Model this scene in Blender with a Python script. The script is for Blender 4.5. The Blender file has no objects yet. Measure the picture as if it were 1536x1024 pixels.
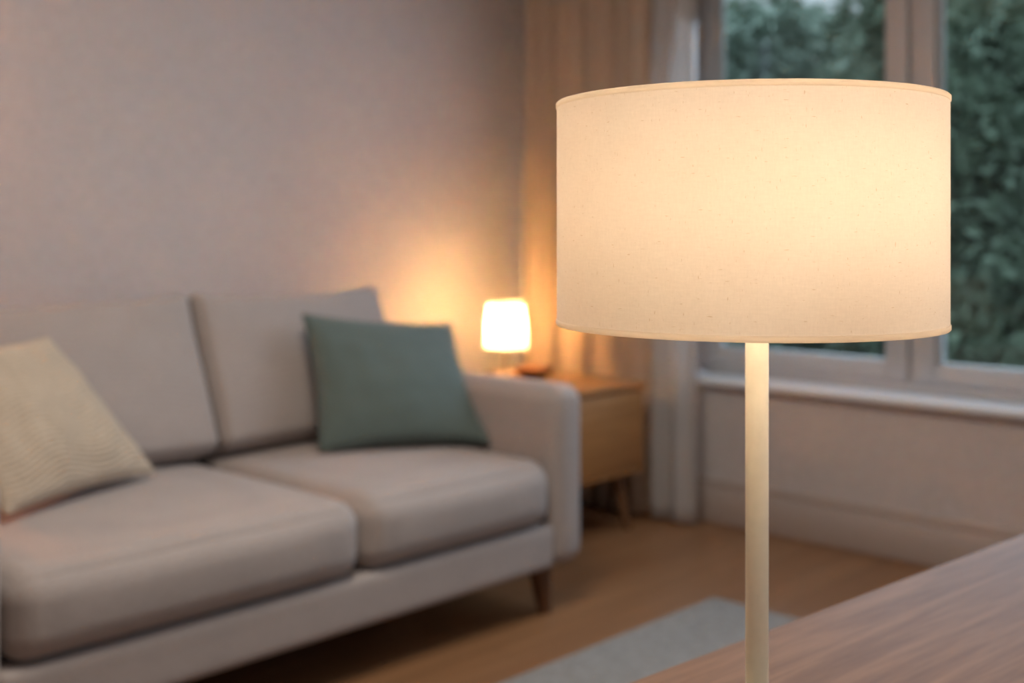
import bpy, bmesh, math, random
from mathutils import Vector, Matrix, noise
random.seed(7)
S = bpy.context.scene
C = S.collection
PI = math.pi

# ---------------------------------------------------------------- camera, sky, light, exposure
EYE = 1.12
FPX = 1768.0
HORIZON = 344.0
FWD = Vector((.727, .687, 0)).normalized()
RGT = Vector((FWD.y, -FWD.x, 0))
cam_d = bpy.data.cameras.new('camera')
cam = bpy.data.objects.new('camera', cam_d); C.objects.link(cam)
cam_d.sensor_width = 36; cam_d.lens = FPX / 1536 * 36
cam_d.shift_y = -(512 - HORIZON) / 1536
cam.location = (0, 0, EYE)
cam.rotation_euler = (PI/2, 0, math.atan2(-FWD.x, FWD.y))
cam_d.clip_start = .02; cam_d.clip_end = 200
cam_d.dof.use_dof = True
cam_d.dof.focus_distance = .77
cam_d.dof.aperture_fstop = 4.9
S.camera = cam

S.view_settings.view_transform = 'Standard'
S.view_settings.look = 'None'
S.view_settings.gamma = 1
S.view_settings.use_curve_mapping = False
S.view_settings.exposure = 0.0
S.cycles.use_denoising = True
S.cycles.max_bounces = 10
S.cycles.diffuse_bounces = 5
S.cycles.transparent_max_bounces = 16
S.cycles.sample_clamp_indirect = 0
S.cycles.caustics_reflective = False
S.cycles.caustics_refractive = False

w = bpy.data.worlds.new('dusk_sky'); S.world = w; w.use_nodes = True
nt = w.node_tree; bg = nt.nodes['Background']
tc = nt.nodes.new('ShaderNodeTexCoord'); sp = nt.nodes.new('ShaderNodeSeparateXYZ')
rp = nt.nodes.new('ShaderNodeValToRGB')
nt.links.new(tc.outputs['Generated'], sp.inputs[0]); nt.links.new(sp.outputs['Z'], rp.inputs[0])
rp.color_ramp.elements[0].position = 0.0; rp.color_ramp.elements[0].color = (.33, .38, .43, 1)
rp.color_ramp.elements[1].position = .7; rp.color_ramp.elements[1].color = (1.35, 1.6, 1.85, 1)
nt.links.new(rp.outputs[0], bg.inputs[0]); bg.inputs[1].default_value = 1.0

def area(name, loc, rot, sx, sy, power, col):
    d = bpy.data.lights.new(name, 'AREA'); d.shape = 'RECTANGLE'; d.size = sx; d.size_y = sy
    d.energy = power; d.color = col
    o = bpy.data.objects.new(name, d); C.objects.link(o); o.location = loc; o.rotation_euler = rot
    return o
XW, YB, XL, YF, CH = 3.826, 3.55, -2.6, -2.3, 2.6      # right wall, back wall, left wall, front wall, ceiling
area('fill_light_front', (.2, YF + .03, 1.5), (PI/2, 0, 0), 3.2, 1.7, 7, (.86, .90, 1))  # added fill from behind the camera; the front wall has no window
area('fill_light_right', (XW - .02, -.9, 1.5), (0, PI/2, 0), 1.7, 1.6, 12, (.74, .85, 1))  # added cool fill out of view; the wall is solid here
area('daylight_view_window', (XW + .085, 1.8, 1.45), (0, 1.12, 0), 1.5, 1.5, 27, (.60, .77, 1))
area('fill_light_ceiling', (1.3, 1.5, CH - .09), (0, 0, 0), .8, .8, 32, (1, .92, .82))  # added overhead fill to brighten the room from above

def P(px, py, z):
    return Vector((0, 0, EYE)) + z * (FWD + RGT * ((px - 768) / FPX)) + Vector((0, 0, z * (HORIZON - py) / FPX))

# ---------------------------------------------------------------- materials
def mat(name):
    m = bpy.data.materials.new(name); m.use_nodes = True
    return m, m.node_tree, m.node_tree.nodes['Principled BSDF']
def N(nt, t, **kw):
    n = nt.nodes.new(t)
    for k, v in kw.items():
        if k in n.inputs.keys(): n.inputs[k].default_value = v
        else: setattr(n, k, v)
    return n
def coords(nt, scale=(1, 1, 1), rot=(0, 0, 0), out='Object'):
    t = nt.nodes.new('ShaderNodeTexCoord'); m = nt.nodes.new('ShaderNodeMapping')
    m.inputs['Scale'].default_value = scale; m.inputs['Rotation'].default_value = rot
    nt.links.new(t.outputs[out], m.inputs[0]); return m.outputs[0]
def ramp(nt, src, stops):
    r = nt.nodes.new('ShaderNodeValToRGB'); e = r.color_ramp.elements
    while len(e) < len(stops): e.new(.5)
    for k, (p, c) in enumerate(stops):
        e[k].position = p; e[k].color = (c[0], c[1], c[2], 1)
    nt.links.new(src, r.inputs[0]); return r.outputs[0]
def mulc(c, f): return tuple(min(1, x * f) for x in c)

def paint(name, col, rough=.6, bump=0.0, scale=60):
    m, nt, b = mat(name)
    n = N(nt, 'ShaderNodeTexNoise', Scale=scale, Detail=4)
    nt.links.new(coords(nt), n.inputs['Vector'])
    nt.links.new(ramp(nt, n.outputs[0], [(.3, mulc(col, .96)), (.7, mulc(col, 1.03))]), b.inputs['Base Color'])
    b.inputs['Roughness'].default_value = rough
    if bump:
        bp = N(nt, 'ShaderNodeBump', Strength=bump, Distance=.002)
        nt.links.new(n.outputs[0], bp.inputs['Height']); nt.links.new(bp.outputs[0], b.inputs['Normal'])
    return m

def fabric(name, col, freq=420, contrast=.10, bump=.5, rough=.92, mottling=.06, sheen=.15):
    """woven cloth: warp and weft waves over a soft mottling"""
    m, nt, b = mat(name)
    v = coords(nt)
    ns = N(nt, 'ShaderNodeTexNoise', Scale=freq * .5, Detail=3); nt.links.new(v, ns.inputs['Vector'])
    big = N(nt, 'ShaderNodeTexNoise', Scale=9, Detail=5); nt.links.new(v, big.inputs['Vector'])
    mul = []
    for ax in ('X', 'Y', 'Z'):
        wv = N(nt, 'ShaderNodeTexWave', Scale=freq / 6.0, Distortion=1.5); wv.bands_direction = ax
        nt.links.new(v, wv.inputs['Vector']); mul.append(wv.outputs['Fac'])
    a1 = N(nt, 'ShaderNodeMath'); a1.operation = 'ADD'; nt.links.new(mul[0], a1.inputs[0]); nt.links.new(mul[1], a1.inputs[1])
    a2 = N(nt, 'ShaderNodeMath'); a2.operation = 'ADD'; nt.links.new(a1.outputs[0], a2.inputs[0]); nt.links.new(mul[2], a2.inputs[1])
    a3 = N(nt, 'ShaderNodeMath'); a3.operation = 'MULTIPLY_ADD'; nt.links.new(a2.outputs[0], a3.inputs[0]); a3.inputs[1].default_value = .2
    nt.links.new(ns.outputs[0], a3.inputs[2])
    c1 = ramp(nt, a3.outputs[0], [(.45, mulc(col, 1 - contrast)), (1.0, mulc(col, 1 + contrast))])
    c2 = ramp(nt, big.outputs[0], [(.3, (1 - mottling,) * 3), (.7, (1, 1, 1))])
    mx = N(nt, 'ShaderNodeMixRGB'); mx.blend_type = 'MULTIPLY'; mx.inputs[0].default_value = 1
    nt.links.new(c1, mx.inputs[1]); nt.links.new(c2, mx.inputs[2]); nt.links.new(mx.outputs[0], b.inputs['Base Color'])
    b.inputs['Roughness'].default_value = rough; b.inputs['Sheen Weight'].default_value = sheen
    bp = N(nt, 'ShaderNodeBump', Strength=bump, Distance=.0015)
    nt.links.new(a3.outputs[0], bp.inputs['Height']); nt.links.new(bp.outputs[0], b.inputs['Normal'])
    return m

def wood(name, dark, light, along='X', rough=.45, grain=1.0, pores=True):
    m, nt, b = mat(name)
    st = {'X': (2.2, 30, 30), 'Y': (30, 2.2, 30), 'Z': (30, 30, 2.2)}[along]
    st = tuple(s * grain for s in st)
    n1 = N(nt, 'ShaderNodeTexNoise', Scale=1, Detail=8, Roughness=.62, Distortion=.6); nt.links.new(coords(nt, st), n1.inputs['Vector'])
    n2 = N(nt, 'ShaderNodeTexNoise', Scale=5, Detail=6, Roughness=.7); nt.links.new(coords(nt, st), n2.inputs['Vector'])
    n3 = N(nt, 'ShaderNodeTexNoise', Scale=1.3, Detail=2); nt.links.new(coords(nt), n3.inputs['Vector'])
    mx = N(nt, 'ShaderNodeMath'); mx.operation = 'MULTIPLY_ADD'; nt.links.new(n2.outputs[0], mx.inputs[0]); mx.inputs[1].default_value = .4
    nt.links.new(n1.outputs[0], mx.inputs[2])
    m3 = N(nt, 'ShaderNodeMath'); m3.operation = 'MULTIPLY_ADD'; nt.links.new(n3.outputs[0], m3.inputs[0]); m3.inputs[1].default_value = .25
    nt.links.new(mx.outputs[0], m3.inputs[2])
    mid = tuple((a + c) / 2 for a, c in zip(dark, light))
    nt.links.new(ramp(nt, m3.outputs[0], [(.55, dark), (.80, mid), (1.0, light)]), b.inputs['Base Color'])
    b.inputs['Roughness'].default_value = rough
    bp = N(nt, 'ShaderNodeBump', Strength=.25, Distance=.0008)
    nt.links.new(mx.outputs[0], bp.inputs['Height']); nt.links.new(bp.outputs[0], b.inputs['Normal'])
    return m

M = {}
M['sofa'] = fabric('sofa_fabric', (.375, .318, .29), freq=300, contrast=.10)
M['green'] = fabric('green_fabric', (.100, .132, .118), freq=340, contrast=.12, sheen=.25)
M['beige'] = fabric('beige_knit_base', (.50, .395, .29), freq=260, contrast=.14)
M['shadewhite'] = None
M['frame'] = paint('window_paint', (.54, .52, .51), .42)
M['sill'] = paint('sill_paint', (.84, .84, .85), .35)
M['base'] = paint('baseboard_paint', (.50, .42, .37), .45)
M['ceil'] = paint('ceiling_paint', (.72, .68, .63), .9)
M['lampmetal'] = paint('lamp_cream_metal', (.84, .80, .65), .38)
M['steel'] = paint('lamp_fitting_metal', (.55, .53, .5), .3)
M['brass'] = paint('small_lamp_metal', (.30, .22, .16), .35)
M['black'] = paint('dark_lining', (.03, .028, .026), .9)
M['desk'] = wood('desk_wood', (.12, .062, .036), (.24, .14, .088), 'X', .6, grain=1.3)
M['oak'] = wood('side_table_wood', (.29, .125, .036), (.43, .205, .068), 'X', .45)
M['oakleg'] = wood('side_table_leg_wood', (.11, .05, .02), (.18, .085, .035), 'Z', .45)
M['walnut'] = wood('sofa_leg_wood', (.085, .035, .015), (.16, .075, .035), 'Z', .35)
M['desk'].node_tree.nodes['Principled BSDF'].inputs['Specular IOR Level'].default_value = .25
M['redwood'] = wood('bowl_wood', (.10, .033, .010), (.17, .06, .018), 'X', .45)
M['bark'] = paint('bark', (.05, .038, .028), .95, .8, 12)

def wall_mat():
    m, nt, b = mat('linen_wall_finish')
    v = coords(nt)
    cols = []
    h = N(nt, 'ShaderNodeTexNoise', Scale=1, Detail=5, Roughness=.7); nt.links.new(coords(nt, (25, 25, 160)), h.inputs['Vector'])
    g = N(nt, 'ShaderNodeTexNoise', Scale=1, Detail=5, Roughness=.7); nt.links.new(coords(nt, (160, 160, 22)), g.inputs['Vector'])
    k = N(nt, 'ShaderNodeTexNoise', Scale=2.2, Detail=4); nt.links.new(v, k.inputs['Vector'])
    a = N(nt, 'ShaderNodeMath'); a.operation = 'ADD'; nt.links.new(h.outputs[0], a.inputs[0]); nt.links.new(g.outputs[0], a.inputs[1])
    base = (.60, .555, .54)
    c1 = ramp(nt, a.outputs[0], [(.7, mulc(base, .86)), (1.0, base)])
    nt.nodes[-1].color_ramp.elements[1].position = 1.0
    hm = N(nt, 'ShaderNodeMath'); hm.operation = 'MULTIPLY'; nt.links.new(a.outputs[0], hm.inputs[0]); hm.inputs[1].default_value = .5
    c1 = ramp(nt, hm.outputs[0], [(.36, mulc(base, .86)), (.64, mulc(base, 1.1))])
    c2 = ramp(nt, k.outputs[0], [(.3, (.95, .95, .95)), (.7, (1, 1, 1))])
    mx = N(nt, 'ShaderNodeMixRGB'); mx.blend_type = 'MULTIPLY'; mx.inputs[0].default_value = 1
    nt.links.new(c1, mx.inputs[1]); nt.links.new(c2, mx.inputs[2]); nt.links.new(mx.outputs[0], b.inputs['Base Color'])
    b.inputs['Roughness'].default_value = .9
    bp = N(nt, 'ShaderNodeBump', Strength=.5, Distance=.001); nt.links.new(a.outputs[0], bp.inputs['Height']); nt.links.new(bp.outputs[0], b.inputs['Normal'])
    return m
M['wall'] = wall_mat()

def floor_mat():
    m, nt, b = mat('oak_plank_floor')
    v = coords(nt)
    br = N(nt, 'ShaderNodeTexBrick', Scale=1.0)
    br.inputs['Brick Width'].default_value = 1.5; br.inputs['Row Height'].default_value = .13
    br.inputs['Mortar Size'].default_value = .0012; br.inputs['Mortar Smooth'].default_value = .2
    br.inputs['Color1'].default_value = (.235, .105, .042, 1); br.inputs['Color2'].default_value = (.285, .138, .060, 1)
    br.inputs['Mortar'].default_value = (.07, .035, .016, 1)
    nt.links.new(v, br.inputs['Vector'])
    n1 = N(nt, 'ShaderNodeTexNoise', Scale=1, Detail=8, Roughness=.65, Distortion=.5); nt.links.new(coords(nt, (1.5, 26, 5)), n1.inputs['Vector'])
    g = ramp(nt, n1.outputs[0], [(.3, (.72, .70, .68)), (.7, (1.1, 1.1, 1.1))])
    mx = N(nt, 'ShaderNodeMixRGB'); mx.blend_type = 'MULTIPLY'; mx.inputs[0].default_value = 1
    nt.links.new(br.outputs['Color'], mx.inputs[1]); nt.links.new(g, mx.inputs[2]); nt.links.new(mx.outputs[0], b.inputs['Base Color'])
    b.inputs['Roughness'].default_value = .38
    return m
M['floor'] = floor_mat()

def rug_mat():
    m, nt, b = mat('grey_woven_rug')
    n = N(nt, 'ShaderNodeTexNoise', Scale=55, Detail=6, Roughness=.8); nt.links.new(coords(nt), n.inputs['Vector'])
    nt.links.new(ramp(nt, n.outputs[0], [(.32, (.18, .165, .15)), (.68, (.36, .335, .305))]), b.inputs['Base Color'])
    b.inputs['Roughness'].default_value = .98
    bp = N(nt, 'ShaderNodeBump', Strength=.8, Distance=.004); nt.links.new(n.outputs[0], bp.inputs['Height']); nt.links.new(bp.outputs[0], b.inputs['Normal'])
    return m
M['rug'] = rug_mat()

def shade_mat(name, col, trans, speck=True, forward=.25, tint_col=(1, .93, .82), weave=.055):
    """thin linen: diffuse + translucent + some forward scattering, with slubs and flecks"""
    m = bpy.data.materials.new(name); m.use_nodes = True; nt = m.node_tree
    for n in list(nt.nodes): nt.nodes.remove(n)
    out = nt.nodes.new('ShaderNodeOutputMaterial')
    t = nt.nodes.new('ShaderNodeTexCoord')
    mp = nt.nodes.new('ShaderNodeMapping'); nt.links.new(t.outputs['UV'], mp.inputs[0])   # u = metres round, v = metres up
    def nz(sc, det=3, r=.6):
        mm = nt.nodes.new('ShaderNodeMapping'); mm.inputs['Scale'].default_value = sc
        nt.links.new(mp.outputs[0], mm.inputs[0])
        q = N(nt, 'ShaderNodeTexNoise', Scale=1, Detail=det, Roughness=r); nt.links.new(mm.outputs[0], q.inputs['Vector']); return q.outputs[0]
    hor = nz((110, 620, 1), 5, .75); ver = nz((700, 130, 1), 5, .75); big = nz((22, 22, 1), 4)
    a = N(nt, 'ShaderNodeMath'); a.operation = 'ADD'; nt.links.new(hor, a.inputs[0]); nt.links.new(ver, a.inputs[1])
    a2 = N(nt, 'ShaderNodeMath'); a2.operation = 'MULTIPLY'; nt.links.new(a.outputs[0], a2.inputs[0]); a2.inputs[1].default_value = .5
    c1 = ramp(nt, a2.outputs[0], [(.36, mulc(col, 1 - weave)), (.64, mulc(col, 1 + weave * .6))])
    c2 = ramp(nt, big, [(.3, (.97, .965, .955)), (.7, (1, 1, 1))])
    mx = N(nt, 'ShaderNodeMixRGB'); mx.blend_type = 'MULTIPLY'; mx.inputs[0].default_value = 1
    nt.links.new(c1, mx.inputs[1]); nt.links.new(c2, mx.inputs[2]); colr = mx.outputs[0]
    if speck:
        for sc in ((170, 800, 1), (800, 200, 1)):
            f = ramp(nt, nz(sc, 1, .4), [(.20, (.80, .74, .66)), (.29, (1, 1, 1))])
            m2 = N(nt, 'ShaderNodeMixRGB'); m2.blend_type = 'MULTIPLY'; m2.inputs[0].default_value = 1
            nt.links.new(colr, m2.inputs[1]); nt.links.new(f, m2.inputs[2]); colr = m2.outputs[0]
    df = nt.nodes.new('ShaderNodeBsdfDiffuse'); tr = nt.nodes.new('ShaderNodeBsdfTranslucent')
    nt.links.new(colr, df.inputs[0]); 
    tint = N(nt, 'ShaderNodeMixRGB'); tint.blend_type = 'MULTIPLY'; tint.inputs[0].default_value = 1
    nt.links.new(colr, tint.inputs[1]); tint.inputs[2].default_value = (*tint_col, 1); nt.links.new(tint.outputs[0], tr.inputs[0])
    rf = nt.nodes.new('ShaderNodeBsdfRefraction'); rf.inputs['Roughness'].default_value = .62; rf.inputs['IOR'].default_value = 1.25
    nt.links.new(tint.outputs[0], rf.inputs[0])
    s0 = nt.nodes.new('ShaderNodeMixShader'); s0.inputs[0].default_value = forward
    nt.links.new(tr.outputs[0], s0.inputs[1]); nt.links.new(rf.outputs[0], s0.inputs[2])
    s1 = nt.nodes.new('ShaderNodeMixShader'); s1.inputs[0].default_value = trans
    nt.links.new(df.outputs[0], s1.inputs[1]); nt.links.new(s0.outputs[0], s1.inputs[2])
    nt.links.new(s1.outputs[0], out.inputs[0])
    return m
M['shade'] = shade_mat('linen_lampshade', (.87, .83, .785), .24, forward=0.0)
M['shade_trim'] = shade_mat('lampshade_trim', (.93, .89, .83), .48, speck=False, forward=0.0, tint_col=(1, .97, .92))
M['small_shade'] = shade_mat('small_lampshade_cloth', (.90, .87, .82), .72, speck=False, forward=0.0)

def emit(name, col, s):
    m = bpy.data.materials.new(name); m.use_nodes = True; nt = m.node_tree
    for n in list(nt.nodes): nt.nodes.remove(n)
    out = nt.nodes.new('ShaderNodeOutputMaterial'); e = nt.nodes.new('ShaderNodeEmission')
    e.inputs[0].default_value = (*col, 1); e.inputs[1].default_value = s
    nt.links.new(e.outputs[0], out.inputs[0]); return m
M['bulb'] = emit('warm_bulb', (1, .745, .51), 32)
M['bulb_small'] = emit('warm_small_bulb', (1, .60, .25), 1100)
M['bulb_off'] = emit('warm_floor_lamp_bulb', (1, .36, .12), 540)
M['ceil_diff'] = emit('added_ceiling_emitter', (1, .80, .60), 1.5)  # glow of the added ceiling lamp

def cloth_thin(name, col, trans, alpha):
    m = bpy.data.materials.new(name); m.use_nodes = True; nt = m.node_tree
    for n in list(nt.nodes): nt.nodes.remove(n)
    out = nt.nodes.new('ShaderNodeOutputMaterial')
    q = N(nt, 'ShaderNodeTexNoise', Scale=1, Detail=4); nt.links.new(coords(nt, (300, 300, 60)), q.inputs['Vector'])
    c = ramp(nt, q.outputs[0], [(.3, mulc(col, .94)), (.7, mulc(col, 1.04))])
    df = nt.nodes.new('ShaderNodeBsdfDiffuse'); tr = nt.nodes.new('ShaderNodeBsdfTranslucent'); tp = nt.nodes.new('ShaderNodeBsdfTransparent')
    nt.links.new(c, df.inputs[0]); nt.links.new(c, tr.inputs[0])
    s1 = nt.nodes.new('ShaderNodeMixShader'); s1.inputs[0].default_value = trans
    nt.links.new(df.outputs[0], s1.inputs[1]); nt.links.new(tr.outputs[0], s1.inputs[2])
    s2 = nt.nodes.new('ShaderNodeMixShader'); s2.inputs[0].default_value = alpha
    nt.links.new(tp.outputs[0], s2.inputs[1]); nt.links.new(s1.outputs[0], s2.inputs[2])
    nt.links.new(s2.outputs[0], out.inputs[0]); return m
M['drape'] = cloth_thin('beige_drape_cloth', (.62, .49, .37), .15, 1.0)
M['sheer'] = cloth_thin('white_voile', (.78, .75, .72), .5, .75)

def glass_mat():
    m = bpy.data.materials.new('window_glass'); m.use_nodes = True; nt = m.node_tree
    for n in list(nt.nodes): nt.nodes.remove(n)
    out = nt.nodes.new('ShaderNodeOutputMaterial')
    tp = nt.nodes.new('ShaderNodeBsdfTransparent'); tp.inputs[0].default_value = (.93, .97, .96, 1)
    gl = nt.nodes.new('ShaderNodeBsdfGlossy'); gl.inputs['Roughness'].default_value = .02
    fr = nt.nodes.new('ShaderNodeFresnel'); fr.inputs['IOR'].default_value = 1.45
    s = nt.nodes.new('ShaderNodeMixShader'); nt.links.new(fr.outputs[0], s.inputs[0])
    nt.links.new(tp.outputs[0], s.inputs[1]); nt.links.new(gl.outputs[0], s.inputs[2]); nt.links.new(s.outputs[0], out.inputs[0])
    return m
M['glass'] = glass_mat()

def leaf_mat(name, c1, c2):
    m, nt, b = mat(name)
    n = N(nt, 'ShaderNodeTexNoise', Scale=3.5, Detail=6, Roughness=.7); nt.links.new(coords(nt), n.inputs['Vector'])
    nt.links.new(ramp(nt, n.outputs[0], [(.35, c1), (.65, c2)]), b.inputs['Base Color'])
    b.inputs['Roughness'].default_value = .6
    return m
M['leaf_a'] = leaf_mat('leaf_dark_green', (.14, .205, .15), (.215, .295, .215))
M['leaf_b'] = leaf_mat('leaf_blue_green', (.22, .305, .255), (.32, .42, .35))
M['leaf_c'] = leaf_mat('leaf_olive_green', (.23, .30, .235), (.34, .42, .315))

# ---------------------------------------------------------------- mesh helpers
def link(name, bm, m, parent=None, smooth=False, ang=None):
    me = bpy.data.meshes.new(name)
    bmesh.ops.recalc_face_normals(bm, faces=bm.faces[:]) if smooth is not None else None
    bm.to_mesh(me); bm.free()
    o = bpy.data.objects.new(name, me); C.objects.link(o)
    if m: me.materials.append(m)
    if smooth:
        for p in me.polygons: p.use_smooth = True
        if ang is not None:
            try: me.set_sharp_from_angle(angle=math.radians(ang))
            except Exception: pass
    if parent: o.parent = parent
    return o
def empty(name, loc=(0, 0, 0), rz=0):
    o = bpy.data.objects.new(name, None); C.objects.link(o); o.location = loc; o.rotation_euler = (0, 0, rz)
    o.empty_display_size = .1
    return o
def tag(o, label=None, cat=None, group=None, kind=None):
    if label: o['label'] = label
    if cat: o['category'] = cat
    if group: o['group'] = group
    if kind: o['kind'] = kind
    return o
def box(bm, x0, x1, y0, y1, z0, z1, bev=0, seg=2):
    r = bmesh.ops.create_cube(bm, size=1)
    for v in r['verts']:
        v.co = Vector((x0 + (v.co.x + .5) * (x1 - x0), y0 + (v.co.y + .5) * (y1 - y0), z0 + (v.co.z + .5) * (z1 - z0)))
    if bev:
        es = list({e for v in r['verts'] for e in v.link_edges})
        bmesh.ops.bevel(bm, geom=es, offset=bev, segments=seg, affect='EDGES', profile=.5)
def boxes(name, m, lst, parent=None, bev=.003, seg=2):
    bm = bmesh.new()
    for b in lst: box(bm, *b, bev=bev, seg=seg)
    return link(name, bm, m, parent, True, 40)
def lathe(bm, prof, n=48, c=(0, 0, 0), cap=True, closed=False):
    """prof: list of (radius, z)"""
    rings = []
    for r, z in prof:
        if r < 1e-6: rings.append([bm.verts.new((c[0], c[1], c[2] + z))])
        else: rings.append([bm.verts.new((c[0] + r * math.cos(2*PI*k/n), c[1] + r * math.sin(2*PI*k/n), c[2] + z)) for k in range(n)])
    pairs = list(zip(rings, rings[1:])) + ([(rings[-1], rings[0])] if closed else [])
    for a, b in pairs:
        for k in range(n):
            k2 = (k + 1) % n
            if len(a) == 1 and len(b) == 1: continue
            if len(a) == 1: bm.faces.new((a[0], b[k], b[k2]))
            elif len(b) == 1: bm.faces.new((a[k], a[k2], b[0]))
            else: bm.faces.new((a[k], a[k2], b[k2], b[k]))
    if cap and not closed:
        for r in (rings[0], rings[-1]):
            if len(r) > 1: bm.faces.new(r)
def tube(bm, pts, radii, n=12):
    rings = []
    for i, p in enumerate(pts):
        p = Vector(p)
        d = (Vector(pts[min(i+1, len(pts)-1)]) - Vector(pts[max(i-1, 0)])).normalized()
        up = Vector((0, 0, 1)) if abs(d.z) < .9 else Vector((1, 0, 0))
        a = d.cross(up).normalized(); b = d.cross(a).normalized()
        r = radii[i] if isinstance(radii, (list, tuple)) else radii
        rings.append([bm.verts.new(p + a * (r * math.cos(2*PI*k/n)) + b * (r * math.sin(2*PI*k/n))) for k in range(n)])
    for a, b in zip(rings, rings[1:]):
        for k in range(n): bm.faces.new((a[k], a[(k+1) % n], b[(k+1) % n], b[k]))
    bm.faces.new(rings[0]); bm.faces.new(rings[-1])
def rbox(center, half, r, n=10, cs=5, fn=None):
    """box with round edges of radius r, dense enough to be bent by fn(unit coords, point)"""
    bm = bmesh.new()
    def axis(h):
        pts = [-1 + (1 - math.cos(PI/2 * i / cs)) * r / h * 1.0 for i in range(cs + 1)]
        m0 = pts[-1]
        inn = [m0 + (-2 * m0) * i / n for i in range(1, n)]
        return pts + inn + [-p for p in reversed(pts)]
    ax = [axis(h) for h in half]
    vs = {}
    def vert(p):
        key = tuple(round(c, 5) for c in p)
        if key in vs: return vs[key]
        P_ = [p[i] * half[i] for i in range(3)]
        Q = [max(-(half[i] - r), min(half[i] - r, P_[i])) for i in range(3)]
        d = Vector([P_[i] - Q[i] for i in range(3)])
        if d.length > 1e-9: d = d.normalized() * r
        co = Vector(Q) + d
        if fn: co = fn(Vector(p), co)
        vs[key] = bm.verts.new(co + Vector(center)); return vs[key]
    for a in range(3):
        b, c = (a + 1) % 3, (a + 2) % 3
        for s in (-1, 1):
            for i in range(len(ax[b]) - 1):
                for j in range(len(ax[c]) - 1):
                    q = []
                    for (u, v) in ((ax[b][i], ax[c][j]), (ax[b][i+1], ax[c][j]), (ax[b][i+1], ax[c][j+1]), (ax[b][i], ax[c][j+1])):
                        p = [0, 0, 0]; p[a] = s; p[b] = u; p[c] = v; q.append(vert(p))
                    if len(set(q)) == 4: bm.faces.new(q)
    return bm
def pillow(c00, c10, c11, c01, t, n=28, pinch=.05, wr=.006, seed=0, ribs=0):
    """scatter cushion from its four corners (bottom-left, bottom-right, top-right, top-left)"""
    bm = bmesh.new()
    c00, c10, c11, c01 = map(Vector, (c00, c10, c11, c01))
    nrm = ((c10 - c00).cross(c01 - c00)).normalized(); ctr = (c00 + c10 + c11 + c01) / 4
    g = {}
    for side in (1, -1):
        for i in range(n + 1):
            for j in range(n + 1):
                edge = i in (0, n) or j in (0, n)
                if edge and side == -1: g[(side, i, j)] = g[(1, i, j)]; continue
                u = math.sin((i / n - .5) * PI) ; v = math.sin((j / n - .5) * PI)
                u = .5 * u + .5 * (2 * i / n - 1); v = .5 * v + .5 * (2 * j / n - 1)
                uu = u * (1 - pinch * (1 - v * v)); vv = v * (1 - pinch * (1 - u * u))
                a, b = (uu + 1) / 2, (vv + 1) / 2
                p = c00 * (1-a) * (1-b) + c10 * a * (1-b) + c11 * a * b + c01 * (1-a) * b
                h = t * ((1 - u * u) * (1 - v * v)) ** .42
                q = p * 7 + Vector((seed, seed * 2, side))
                h *= 1 + .10 * noise.noise(q)
                if not edge: h += wr * noise.noise(p * 18 + Vector((0, seed, 0)))
                if ribs and not edge: h += .0045 * math.sin(ribs * (v + .06 * math.sin(6 * u)) * PI) * min(1, 4 * (1 - abs(u))) * min(1, 4 * (1 - abs(v)))
                g[(side, i, j)] = bm.verts.new(p + nrm * side * max(h, .001))
        for i in range(n):
            for j in range(n):
                bm.faces.new((g[(side, i, j)], g[(side, i+1, j)], g[(side, i+1, j+1)], g[(side, i, j+1)]))
    return bm, [g[(1, i, 0)].co.copy() for i in range(n + 1)] + [g[(1, n, j)].co.copy() for j in range(1, n + 1)] + [g[(1, i, n)].co.copy() for i in range(n - 1, -1, -1)] + [g[(1, 0, j)].co.copy() for j in range(n - 1, 0, -1)]

# ---------------------------------------------------------------- the room
def struct(name, m, lst, parent=None, bev=0):
    bm = bmesh.new()
    for b in lst: box(bm, *b, bev=bev)
    o = link(name, bm, m, parent, bool(bev), 40)
    if not parent: o['kind'] = 'structure'
    return o
T = .22
struct('floor', M['floor'], [(XL - T, XW + T, YF - T, YB + T, -.08, 0)])
struct('ceiling', M['ceil'], [(XL - T, XW + T, YF - T, YB + T, CH, CH + .1)])
struct('wall_back', M['wall'], [(XL, XW, YB, YB + T, 0, CH)])
struct('wall_left', M['wall'], [(XL - T, XL, YF - T, YB + T, 0, CH)])
struct('wall_front', M['wall'], [(XL, XW, YF - T, YF, 0, CH)])
WY0, WY1, WZ0, WZ1 = .82, 2.73, .53, 2.28          # window opening in the right wall
struct('wall_right', M['wall'], [(XW, XW + T, YF - T, WY0, 0, CH), (XW, XW + T, WY1, YB + T, 0, CH),
                                 (XW, XW + T, WY0, WY1, 0, WZ0), (XW, XW + T, WY0, WY1, WZ1, CH)])
def baseboard(name, x0, x1, y0, y1, wallside):
    bm = bmesh.new()
    box(bm, x0, x1, y0, y1, 0, .135, bev=.002)
    t = .006
    if wallside == 'Y': box(bm, x0, x1, y0 + t, y1, .135, .165, bev=.004)
    elif wallside == 'X': box(bm, x0 + t, x1, y0, y1, .135, .165, bev=.004)
    else: box(bm, x0, x1 - t, y0, y1, .135, .165, bev=.004)
    o = link(name, bm, M['base'], None, True, 40); o['kind'] = 'structure'
baseboard('baseboard_back', XL, XW, YB - .02, YB, 'Y')
baseboard('baseboard_right', XW - .02, XW, YF, YB - .02, 'X')
baseboard('baseboard_left', XL, XL + .02, YF, YB - .02, 'L')

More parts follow.
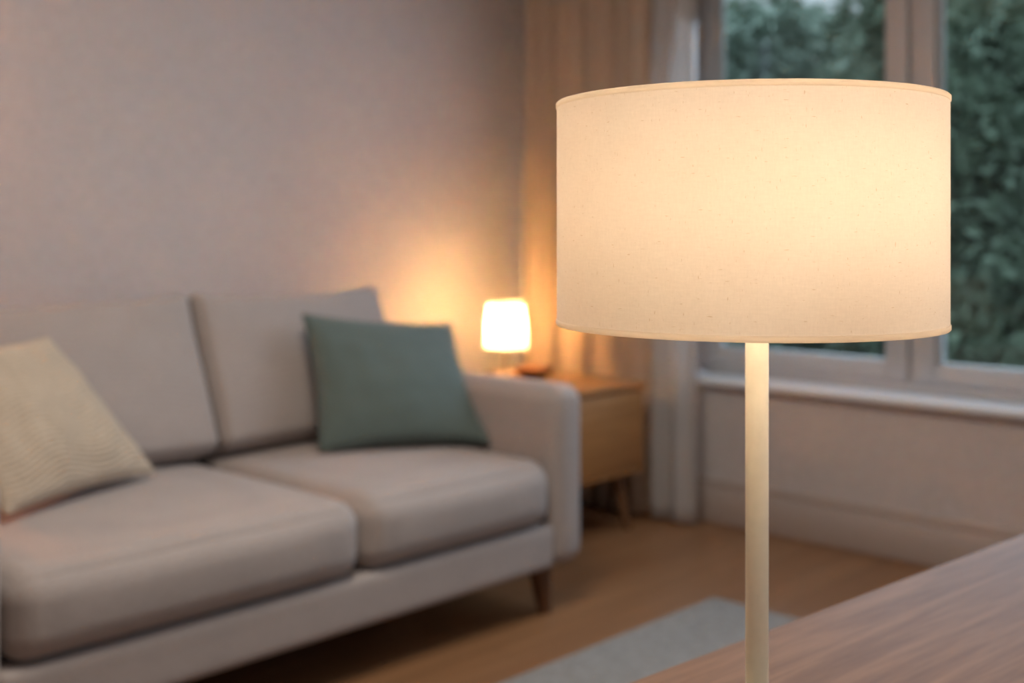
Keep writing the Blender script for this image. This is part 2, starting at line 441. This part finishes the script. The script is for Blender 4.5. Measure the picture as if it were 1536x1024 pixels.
# window: outer frame, two sashes with glass, sill
win = empty('window_1', (XW, 1.8, WZ0)); win['kind'] = 'structure'
def wb(name, m, lst, parent, bev=.004):
    bm = bmesh.new()
    for (x0, x1, y0, y1, z0, z1) in lst: box(bm, x0 - XW, x1 - XW, y0 - 1.8, y1 - 1.8, z0 - WZ0, z1 - WZ0, bev=bev)
    return link(name, bm, m, parent, True, 40)
fx0, fx1 = XW + .105, XW + .175
wb('window_frame', M['frame'], [(fx0, fx1, WY1 - .045, WY1, WZ0 + .03, WZ1), (fx0, fx1, WY0, WY0 + .045, WZ0 + .03, WZ1),
    (fx0, fx1, WY0 + .045, WY1 - .045, WZ0 + .025, WZ0 + .06), (fx0, fx1, WY0 + .045, WY1 - .045, WZ1 - .045, WZ1),
    (fx0 + .012, fx1, 1.782, 1.826, WZ0 + .06, WZ1 - .045)], win)
def sash(y0, y1):
    z0, z1 = WZ0 + .062, WZ1 - .047; sx0, sx1 = fx0 - .014, fx1 - .02; ww = .079; lo = .058
    s = wb('window_sash', M['frame'], [(sx0, sx1, y0, y0 + ww, z0, z1), (sx0, sx1, y1 - ww, y1, z0, z1),
        (sx0, sx1, y0 + ww, y1 - ww, z0, z0 + lo), (sx0, sx1, y0 + ww, y1 - ww, z1 - ww, z1),
        (sx0 + .018, sx1, y0 + ww, y0 + ww + .012, z0 + lo, z1 - ww), (sx0 + .018, sx1, y1 - ww - .012, y1 - ww, z0 + lo, z1 - ww),
        (sx0 + .018, sx1, y0 + ww, y1 - ww, z0 + lo, z0 + lo + .010)], win)
    wb('window_pane', M['glass'], [(sx0 + .028, sx0 + .034, y0 + ww + .008, y1 - ww - .008, z0 + lo + .006, z1 - ww + .004)], s, bev=0)
sash(1.814, WY1 - .047)
sash(WY0 + .047, 1.794)
wb('window_sill', M['sill'], [(XW - .045, fx0 + .01, WY0 - .06, WY1 + .05, WZ0 - .004, WZ0 + .022)], win, bev=.006)

# ---------------------------------------------------------------- outdoors
def ground():
    bm = bmesh.new(); box(bm, XW + T + .02, 40, -20, 30, -.9, -.6)
    m = leaf_mat('lawn', (.03, .055, .03), (.06, .10, .045))
    o = link('lawn', bm, m); tag(o, 'dark green lawn outside below the window', 'lawn', kind='structure')
ground()
def tree(x, y, top, rad, nclump, nleaf, m, label, seed, trunk=True, low=0.2):
    rnd = random.Random(seed)
    root = empty('leafy_tree', (x, y, -.6)); tag(root, label, 'tree')
    H = top + .6
    bm = bmesh.new()
    tube(bm, [(0, 0, 0), (.05, .03, H * .35), (-.04, .05, H * .65), (.02, 0, H * .9)], [.16, .12, .08, .03], 10)
    clumps = []
    for k in range(nclump):
        a = rnd.random() * 2 * PI; zz = low * H + (H * (1 - low)) * (k + .5) / nclump
        rr = rad * (1 - .35 * abs((zz / H - .5) * 2) ** 2) * rnd.random() ** .5
        c = Vector((rr * math.cos(a), rr * math.sin(a), zz)); cr = rad * rnd.uniform(.32, .5)
        clumps.append((c, cr))
        if k % 2 == 0: tube(bm, [(0, 0, max(.3, c.z - .5)), (c.x * .5, c.y * .5, c.z - .18), tuple(c)], [.05, .035, .012], 6)
    link('trunk', bm, M['bark'], root, True)
    bm = bmesh.new()
    for k in range(nleaf):
        c, cr = clumps[k % nclump]
        d = Vector((rnd.gauss(0, 1), rnd.gauss(0, 1), rnd.gauss(0, 1))).normalized()
        p = c + d * cr * (rnd.random() ** .4) * Vector((1, 1, .8)).length / 1.6
        if p.z > H: p.z = H - rnd.random() * .2
        L = rnd.uniform(.05, .09); W = L * .45
        ax = (d + Vector((rnd.gauss(0, .6), rnd.gauss(0, .6), rnd.gauss(0, .6)))).normalized()
        s = ax.cross(Vector((rnd.gauss(0, 1), rnd.gauss(0, 1), rnd.gauss(0, 1)))).normalized(); nn = ax.cross(s)
        q = [p - ax * L, p + s * W - nn * .01, p + ax * L, p - s * W - nn * .01]
        bm.faces.new([bm.verts.new(v) for v in q])
    link('foliage', bm, m, root, None)
for args in (
    (8.2, 3.2, 3.0, 1.0, 46, 16000, M['leaf_a'], 'dense dark green tree just outside the right window pane', 1),
    (8.5, 5.75, 2.9, 1.0, 46, 16000, M['leaf_b'], 'blue-green leafy tree outside the left window pane, beside the curtain', 2),
    (10.7, 4.4, 3.35, 1.05, 50, 14000, M['leaf_c'], 'olive green tree outside, standing behind the window centre post', 3),
    (10.9, 7.0, 3.5, 1.1, 50, 14000, M['leaf_a'], 'dark tree behind the blue-green one in the left window pane', 4),
    (10.8, 1.75, 4.0, 1.05, 40, 9000, M['leaf_b'], 'bushy tree outside beyond the right edge of the photo window', 5),
    (13.5, 5.6, 3.75, 1.25, 56, 13000, M['leaf_b'], 'tall tree far off behind the olive tree at the centre post', 6),
    (13.6, 8.6, 3.8, 1.3, 56, 13000, M['leaf_c'], 'tallest pale tree at the far left of the garden trees', 7),
    (13.5, 2.6, 3.8, 1.25, 50, 11000, M['leaf_c'], 'far pale tree behind the dark tree in the right pane', 8),
    (17.4, 8.9, 4.4, 1.5, 60, 12000, M['leaf_a'], 'farthest dark tree filling the gap behind the tall garden trees', 9)):
    tree(*args, low=.12)

# ---------------------------------------------------------------- curtains
ZC = 2.42
rod = empty('curtain_rod', (XW - .14, 0, ZC)); tag(rod, 'long straight metal curtain rod above the window', 'curtain rod')
bm = bmesh.new(); tube(bm, [(0, -.1, 0), (0, YB - .06, 0)], .012, 16); link('rod', bm, M['steel'], rod, True, 40)
for yy in (0.3, 1.8, 3.3):
    bm = bmesh.new(); tube(bm, [(0, yy, 0), (.14, yy, 0)], .007, 10); link('bracket', bm, M['steel'], rod, True, 40)
def curtain(name, y0, y1, x, waves, amp, m, label, cat, seed, z0=.012, flare=.0):
    rnd = random.Random(seed)
    root = empty(name, (x, (y0 + y1) / 2, 0)); tag(root, label, cat)
    bm = bmesh.new(); nu = waves * 16; nv = 40; g = []
    ph = [rnd.uniform(-.35, .35) for _ in range(waves + 2)]; am = [rnd.uniform(.65, 1.15) for _ in range(waves + 2)]
    for j in range(nv + 1):
        z = z0 + (ZC - .01 - z0) * j / nv; row = []; lowf = 1 - j / nv
        for i in range(nu + 1):
            s = i / nu; wv = s * waves; k = int(min(wv, waves - 1)); f = wv - k
            p0 = ph[k] * (1-f) + ph[k+1] * f; a0 = am[k] * (1-f) + am[k+1] * f
            aa = amp * a0 * (1 + .25 * lowf)
            xx = aa * math.sin(2*PI*wv + p0 + .25 * lowf * math.sin(3 * wv)) + .006 * math.sin(9 * wv + 2 * lowf)
            yy = (y0 + (y1 - y0) * s) - (y0 + y1) / 2
            yy += (y1 - y0) / waves * .12 * math.sin(4*PI*wv + p0)
            yy *= 1 + flare * lowf
            row.append(bm.verts.new((xx, yy, z)))
        g.append(row)
    for j in range(nv):
        for i in range(nu): bm.faces.new((g[j][i], g[j][i+1], g[j+1][i+1], g[j+1][i]))
    o = link('cloth', bm, m, root, True)
    so = o.modifiers.new('thickness', 'SOLIDIFY'); so.thickness = .0012
    for k in range(waves):
        bm = bmesh.new(); yy = (y0 + (y1 - y0) * (k + .5) / waves) - (y0 + y1) / 2
        pts = [(XW - .14 - x + .017 * math.cos(a), yy, ZC + .017 * math.sin(a)) for a in [2*PI*q/14 for q in range(14)]]
        rings = []
        for a in range(14):
            rr = []
            for b in range(6):
                rad = .017 + .0028 * math.cos(2*PI*b/6)
                rr.append(bm.verts.new((XW - .14 - x + rad * math.cos(2*PI*a/14), yy + .0028 * math.sin(2*PI*b/6), ZC + rad * math.sin(2*PI*a/14))))
            rings.append(rr)
        for a in range(14):
            for b in range(6): bm.faces.new((rings[a][b], rings[a][(b+1)%6], rings[(a+1)%14][(b+1)%6], rings[(a+1)%14][b]))
        link('curtain_ring', bm, M['steel'], root, True)
    return root
curtain('beige_drape', 2.75, 3.40, XW - .135, 8, .034, M['drape'], 'opaque beige pleated drape gathered in the room corner behind the small lamp', 'curtain', 3)
curtain('sheer_curtain', 2.535, 2.74, XW - .14, 2, .026, M['sheer'], 'white sheer voile curtain between the beige drape and the window', 'curtain', 11)

# ---------------------------------------------------------------- sofa
SX0, SX1 = .84, 2.692          # outer sides
SY0, SY1 = 2.24, 3.30          # front, back
sofa = empty('sofa', ((SX0 + SX1) / 2, (SY0 + SY1) / 2, 0))
tag(sofa, 'light grey-beige two-seat fabric sofa on tapered wooden legs', 'sofa')
ox, oy = sofa.location.x, sofa.location.y
def sc(x, y, z): return (x - ox, y - oy, z)
AX0, AX1 = .972, 2.558
# base
b = rbox(sc((AX0 + AX1) / 2, (SY0 + .012 + SY1 - .02) / 2, .2035), ((AX1 - AX0) / 2 + .01, (SY1 - SY0 - .032) / 2, .0635), .020, 6, 4)
link('base', b, M['sofa'], sofa, True)
# arms (front top edge softly rounded, top slightly crowned)
def arm(x0, x1):
    def fn(u, co):
        co.z += .006 * (1 - u.x ** 2) * (1 if u.z > 0 else 0)
        co.x += .004 * (1 - u.z ** 2) * (1 if u.x > 0 else -1) * (1 - u.y ** 2)
        return co
    b = rbox(sc((x0 + x1) / 2, (SY0 + SY1 - .005) / 2, .3995), ((x1 - x0) / 2, (SY1 - .005 - SY0) / 2, .2605), .050, 8, 6, fn)
    return link('armrest', b, M['sofa'], sofa, True)
arm(AX1, SX1); arm(SX0, AX0)
# back frame
b = rbox(sc((SX0 + SX1) / 2, 3.225, .47), ((AX1 - AX0) / 2 + .005, .07, .33), .035, 6, 5)
link('back_frame', b, M['sofa'], sofa, True)
# seat cushions
SPLIT = 1.857
def seat(x0, x1, seed):
    def fn(u, co):
        e = (1 - u.x ** 2) * (1 - u.y ** 2)
        if u.z > 0: co.z += .018 * max(0, e) ** .5 + .003 * noise.noise(Vector((co.x * 5, co.y * 5, seed)))
        if u.y < 0: co.y -= .014 * max(0, (1 - u.x ** 4) * (1 - u.z ** 2))
        return co
    y0, y1 = SY0 + .004, 3.12
    b = rbox(sc((x0 + x1) / 2, (y0 + y1) / 2, .3605), ((x1 - x0) / 2 - .003, (y1 - y0) / 2, .0915), .058, 12, 6, fn)
    o = link('seat_cushion', b, M['sofa'], sofa, True)
    # welt along the lower front seam
    return o
seat(AX0 + .004, SPLIT, 1.3); seat(SPLIT, AX1 - .003, 4.1)
# back cushions, leaning
def back(x0, x1, seed):
    hz, hy, hx = .235, .085, (x1 - x0) / 2 - .004
    tilt = math.radians(22)
    cy, cz = 3.052, .686
    def fn(u, co):
        if u.y < 0: co.y -= .03 * max(0, (1 - u.x ** 2) * (1 - u.z ** 2)) ** .6
        if u.z > 0: co.z -= .010 * (1 - u.x ** 2) * (.5 + .5 * u.z) - .012 * abs(u.x) ** 6
        co += Vector((0, 1, 0)) * .006 * noise.noise(Vector((co.x * 4, co.z * 4, seed)))
        y = co.y * math.cos(tilt) + co.z * math.sin(tilt); z = -co.y * math.sin(tilt) + co.z * math.cos(tilt)
        return Vector((co.x, y, z))
    b = rbox(sc((x0 + x1) / 2, cy, cz), (hx, hy, hz), .036, 12, 6, fn)
    return link('back_cushion', b, M['sofa'], sofa, True)
back(AX0 + .004, 1.872, 2.0); back(1.874, 2.60 - .012, 6.0)
def leg(x, y, dx, dy):
    bm = bmesh.new(); p0 = Vector(sc(x, y, .145)); p1 = Vector(sc(x + dx, y + dy, .0))
    tube(bm, [p0, p0.lerp(p1, .5), p1], [.036, .029, .020], 20)
    link('leg', bm, M['walnut'], sofa, True, 50)
for (x, y, dx, dy) in ((2.565, 2.315, .012, -.012), (.965, 2.315, -.012, -.012), (2.565, 3.22, .012, .012), (.965, 3.22, -.012, .012)):
    leg(x, y, dx, dy)

# scatter cushions
g, rim = pillow((2.095, 2.745, .478), (2.545, 2.50, .478), (2.662, 2.79, .812), (2.170, 2.93, .862), .068, seed=3, pinch=.07)
gp = empty('green_scatter_cushion', (2.33, 2.66, .47)); tag(gp, 'sage green square cushion leaning in the corner of the sofa against the armrest', 'cushion')
for v in g.verts: v.co -= gp.location
link('cover', g, M['green'], gp, True)
def piping(rim, par, m, r):
    bm = bmesh.new(); n = len(rim); rings = []
    for i, p in enumerate(rim):
        d = (rim[(i+1) % n] - rim[i-1]).normalized(); a = d.cross(Vector((.3, .2, 1))).normalized(); b = d.cross(a)
        rings.append([bm.verts.new(p - par.location + a * r * math.cos(2*PI*k/6) + b * r * math.sin(2*PI*k/6)) for k in range(6)])
    for i in range(n):
        for k in range(6): bm.faces.new((rings[i][k], rings[i][(k+1)%6], rings[(i+1)%n][(k+1)%6], rings[(i+1)%n][k]))
    link('edge_seam', bm, m, par, True)
piping(rim, gp, M['green'], .003)
g, rim = pillow((1.125, 2.60, .492), (1.600, 2.80, .484), (1.375, 2.93, .842), (.905, 2.74, .842), .075, n=110, seed=9, pinch=.06, ribs=31)
bp_ = empty('beige_scatter_cushion', (1.3, 2.72, .48)); tag(bp_, 'cream beige ribbed knit cushion at the left end of the sofa', 'cushion')
for v in g.verts: v.co -= bp_.location
link('cover', g, M['beige'], bp_, True)
piping(rim, bp_, M['beige'], .003)

# ---------------------------------------------------------------- rug
bm = bmesh.new(); box(bm, .75, 3.0, .68, 2.0, 0.001, .013, bev=.004)
rg = link('rug', bm, M['rug'], None, True, 40); tag(rg, 'flat grey woven rug on the floor in front of the sofa', 'rug')

# ---------------------------------------------------------------- side table
TX0, TX1, TY0, TY1, TH = 2.97, 3.56, 2.68, 3.32, .549
st = empty('side_table', ((TX0 + TX1) / 2, (TY0 + TY1) / 2, 0))
tag(st, 'light wood side table with drawer and splayed legs beside the sofa armrest', 'side table')
def sb(name, m, lst, parent=st, bev=.003):
    return boxes(name, m, [(a - st.location.x, b - st.location.x, c - st.location.y, d - st.location.y, e, f) for a, b, c, d, e, f in lst], parent, bev)
sb('table_top', M['oak'], [(TX0 - .004, TX1 + .004, TY0 - .006, TY1 + .004, TH - .022, TH)])
sb('body', M['oak'], [(TX0, TX0 + .018, TY0 + .004, TY1, .212, TH - .022), (TX1 - .018, TX1, TY0 + .004, TY1, .212, TH - .022),
                      (TX0 + .018, TX1 - .018, TY0 + .004, TY1, .212, .230), (TX0 + .018, TX1 - .018, TY1 - .012, TY1, .230, TH - .022)])
dr = sb('drawer', M['oak'], [(TX0 + .020, TX1 - .020, TY0, TY0 + .02, .232, TH - .030), (TX0 + .03, TX1 - .03, TY0 + .02, TY1 - .04, .24, .45)])
for sx, sy in ((1, -1), (-1, -1), (1, 1), (-1, 1)):
    bm = bmesh.new()
    hx, hy = (TX1 - TX0) / 2, (TY1 - TY0) / 2
    tube(bm, [(sx * (hx - .085), sy * (hy - .07), .214), (sx * (hx - .055), sy * (hy - .035), 0)], [.027, .016], 18)
    link('leg', bm, M['oakleg'], st, True, 50)

# small lamp
LX, LY = P(758.5, 344, 4.60).x, P(758.5, 344, 4.60).y
sl = empty('small_table_lamp', (LX, LY, TH)); tag(sl, 'small lit table lamp with a tapered white shade on the side table', 'table lamp')
bm = bmesh.new(); lathe(bm, [(0, 0), (.042, 0), (.042, .006), (.036, .010), (.008, .013), (0, .013)], 40); link('base', bm, M['brass'], sl, True, 40)
bm = bmesh.new(); lathe(bm, [(.0045, .012), (.0045, .150)], 16); link('stem', bm, M['brass'], sl, True, 40)
bm = bmesh.new(); lathe(bm, [(.013, .150), (.013, .175), (.010, .180)], 20); link('socket', bm, M['brass'], sl, True, 40)
def shade_mesh(r0, r1, z0, z1, n=96, nz=24):
    bm = bmesh.new(); uv = bm.loops.layers.uv.new('UVMap'); g = []
    for j in range(nz + 1):
        f = j / nz
        g.append([bm.verts.new(((r0 + (r1 - r0) * f) * math.cos(2*PI*i/n), (r0 + (r1 - r0) * f) * math.sin(2*PI*i/n), z0 + (z1 - z0) * f)) for i in range(n)])
    for j in range(nz):
        for i in range(n):
            f = bm.faces.new((g[j][i], g[j][(i+1) % n], g[j+1][(i+1) % n], g[j+1][i]))
            for l, (a, b) in zip(f.loops, ((i, j), (i+1, j), (i+1, j+1), (i, j+1))):
                l[uv].uv = (2*PI*r0 * a / n, (z1 - z0) * b / nz)
    return bm
ssh = link('lamp_shade', shade_mesh(.086, .070, .113, .286, 64, 8), M['small_shade'], sl, True)
for r, z in ((.086, .113), (.070, .286)):
    bm = bmesh.new(); lathe(bm, [(r - .001, z - .002), (r + .001, z - .002), (r + .001, z + .002), (r - .001, z + .002)], 64, closed=True)
    link('shade_rim', bm, M['shade_trim'], ssh, True, 40)
bm = bmesh.new()
for k in range(3):
    a = 2*PI*k/3; tube(bm, [(.008 * math.cos(a), .008 * math.sin(a), .165), (.083 * math.cos(a), .083 * math.sin(a), .135)], .0012, 6)
link('shade_carrier', bm, M['brass'], sl, True)
def bulb(par, z, r, m):
    bm = bmesh.new(); lathe(bm, [(0, z), (r * .45, z), (r * .5, z + r * .5), (r * .95, z + r * 1.4), (r, z + r * 2), (r * .85, z + r * 2.6), (r * .5, z + r * 2.95), (0, z + r * 3.05)], 16)
    return link('bulb', bm, m, par, True)
bulb(sl, .179, .016, M['bulb_small'])
bm = bmesh.new(); uvl = bm.loops.layers.uv.new('UVMap'); lathe(bm, [(0, .276), (.0706, .276)], 48, cap=False)
for f in bm.faces:
    for l in f.loops: l[uvl].uv = (l.vert.co.x, l.vert.co.y)
link('added_diffuser', bm, M['small_shade'], ssh, True)  # disc added inside the shade to weaken the light thrown upwards

# wooden bowl and little pot on the side table
p = P(801, 344, 4.56)
bm = bmesh.new(); lathe(bm, [(0, 0), (.045, 0), (.066, .012), (.078, .030), (.080, .038), (.076, .038), (.062, .018), (.042, .008), (0, .007)], 48)
bo = link('wooden_bowl', bm, M['redwood'], None, True, 60); bo.location = (p.x, p.y, TH + .0005)
tag(bo, 'low reddish brown wooden bowl on the side table right of the small lamp', 'bowl')
p = P(734, 344, 4.50)
bm = bmesh.new(); lathe(bm, [(0, 0), (.018, 0), (.022, .006), (.023, .022), (.020, .026), (.017, .026), (.017, .012), (0, .010)], 32)
cu = link('candle_dish', bm, M['redwood'], None, True, 60); cu.location = (p.x, p.y, TH + .0005)
tag(cu, 'tiny brown round dish on the side table left of the small lamp', 'dish')

# ---------------------------------------------------------------- foreground table
EA, EB = Vector((.804, .626, 0)), Vector((1.554, .563, 0))
ed = (EB - EA).normalized(); ang = math.atan2(ed.y, ed.x)
TT = .73
o0 = EA - ed * .34                       # back-left corner of the top
dk = empty('wooden_table', (o0.x, o0.y, 0), ang); tag(dk, 'brown wooden table in the foreground under the large lamp', 'table')
def db(name, m, lst, bev=.004): return boxes(name, m, lst, dk, bev, 3)
db('table_top', M['desk'], [(0, 1.55, -.74, 0, TT - .028, TT)], .004)
db('apron', M['desk'], [(.06, 1.49, -.075, -.055, TT - .11, TT - .028), (.06, 1.49, -.685, -.665, TT - .11, TT - .028),
                        (.05, .07, -.665, -.075, TT - .11, TT - .028), (1.48, 1.50, -.665, -.075, TT - .11, TT - .028)], .002)
for x in (.06, 1.49):
    for y in (-.065, -.675):
        bm = bmesh.new(); tube(bm, [(x, y, TT - .028), (x, y, 0)], [.030, .017], 20); link('leg', bm, M['desk'], dk, True, 50)

# ---------------------------------------------------------------- the large table lamp
zL = .88
ctr = P(1121, 344, zL); stem = P(1135.5, 344, zL)
lamp = empty('table_lamp', (stem.x, stem.y, TT)); tag(lamp, 'large lit table lamp with white linen drum shade and cream stem in the foreground', 'table lamp')
off = Vector((ctr.x - stem.x, ctr.y - stem.y, 0))
RS = .1422
zt, zb = EYE + .0945 - TT, EYE - .0712 - TT
bm = bmesh.new(); lathe(bm, [(0, 0.0005), (.074, .0005), (.076, .003), (.076, .009), (.073, .012), (.014, .0135), (0, .0135)], 96); link('base', bm, M['lampmetal'], lamp, True, 40)
bm = bmesh.new(); lathe(bm, [(.0086, .0130), (.0086, zb + .024), (.0075, zb + .026)], 40); link('stem', bm, M['lampmetal'], lamp, True, 40)
boff = off + RGT * .006 - FWD * .024
bm = bmesh.new(); tube(bm, [(0, 0, zb + .020), (0, 0, zb + .026), (boff.x * .5, boff.y * .5, zb + .032), (boff.x, boff.y, zb + .036)], .0035, 10); link('bulb_arm', bm, M['lampmetal'], lamp, True)
bm = bmesh.new(); lathe(bm, [(.009, zb + .028), (.010, zb + .030), (.010, zb + .045), (.009, zb + .048)], 32, c=(boff.x, boff.y, 0)); link('socket', bm, M['lampmetal'], lamp, True, 40)
sh = link('lamp_shade', shade_mesh(RS, RS, zb + .004, zt - .004, 160, 24), M['shade'], lamp, True); sh.location = off
for nm, z0, z1 in (('top', zt - .0042, zt), ('bottom', zb, zb + .0042)):
    bm = bmesh.new(); e = .0007; r0, r1 = RS - .0012, RS + .0007
    lathe(bm, [(r0, z0 + e), (r0 + e, z0), (r1 - e, z0), (r1, z0 + e), (r1, z1 - e), (r1 - e, z1), (r0 + e, z1), (r0, z1 - e)], 160, closed=True)
    o = link('shade_rim', bm, M['shade_trim'], sh, True); tag(o, 'pale fabric band along the %s edge of the shade' % nm)
bm = bmesh.new()
for k in range(3):
    a = 2*PI*k/3 + .4
    tube(bm, [(.008 * math.cos(a) , .008 * math.sin(a), zb + .022), (off.x + .141 * math.cos(a), off.y + .141 * math.sin(a), zb + .004)], .0013, 8)
link('shade_carrier', bm, M['steel'], lamp, True)
bl = bulb(lamp, zb + .044, .036, M['bulb']); bl.location = boff

# ---------------------------------------------------------------- floor lamp left of the sofa (its glow reaches the wall)
fl = empty('floor_lamp', (.62, 3.30, 0)); tag(fl, 'floor lamp with a cone shade standing left of the sofa', 'floor lamp')
bm = bmesh.new(); lathe(bm, [(0, 0.0005), (.12, .0005), (.12, .012), (.01, .02), (0, .02)], 48); link('base', bm, M['brass'], fl, True, 40)
bm = bmesh.new(); lathe(bm, [(.009, .019), (.009, 1.20)], 20); link('pole', bm, M['brass'], fl, True, 40)
bm = bmesh.new(); lathe(bm, [(.016, 1.20), (.016, 1.25)], 20); link('socket', bm, M['brass'], fl, True, 40)
link('lamp_shade', shade_mesh(.15, .10, 1.17, 1.40, 64, 8), M['small_shade'], fl, True)
bm = bmesh.new()
for k in range(3):
    a = 2*PI*k/3; tube(bm, [(.012 * math.cos(a), .012 * math.sin(a), 1.22), (.147 * math.cos(a), .147 * math.sin(a), 1.18)], .0015, 6)
link('shade_carrier', bm, M['brass'], fl, True)
bulb(fl, 1.25, .025, M['bulb_off'])

# ceiling lamp, out of view, added to go with the overhead fill
cl = empty('added_ceiling_lamp', (1.3, 1.5, CH)); tag(cl, 'added flat square fill lamp in the middle of the ceiling, out of view', 'ceiling lamp')
bm = bmesh.new(); box(bm, -.45, .45, -.45, .45, -.035, 0, bev=.004); link('housing', bm, M['frame'], cl, True, 40)
bm = bmesh.new(); box(bm, -.43, .43, -.43, .43, -.05, -.035, bev=.004); link('added_diffuser', bm, M['ceil_diff'], cl, True, 40)
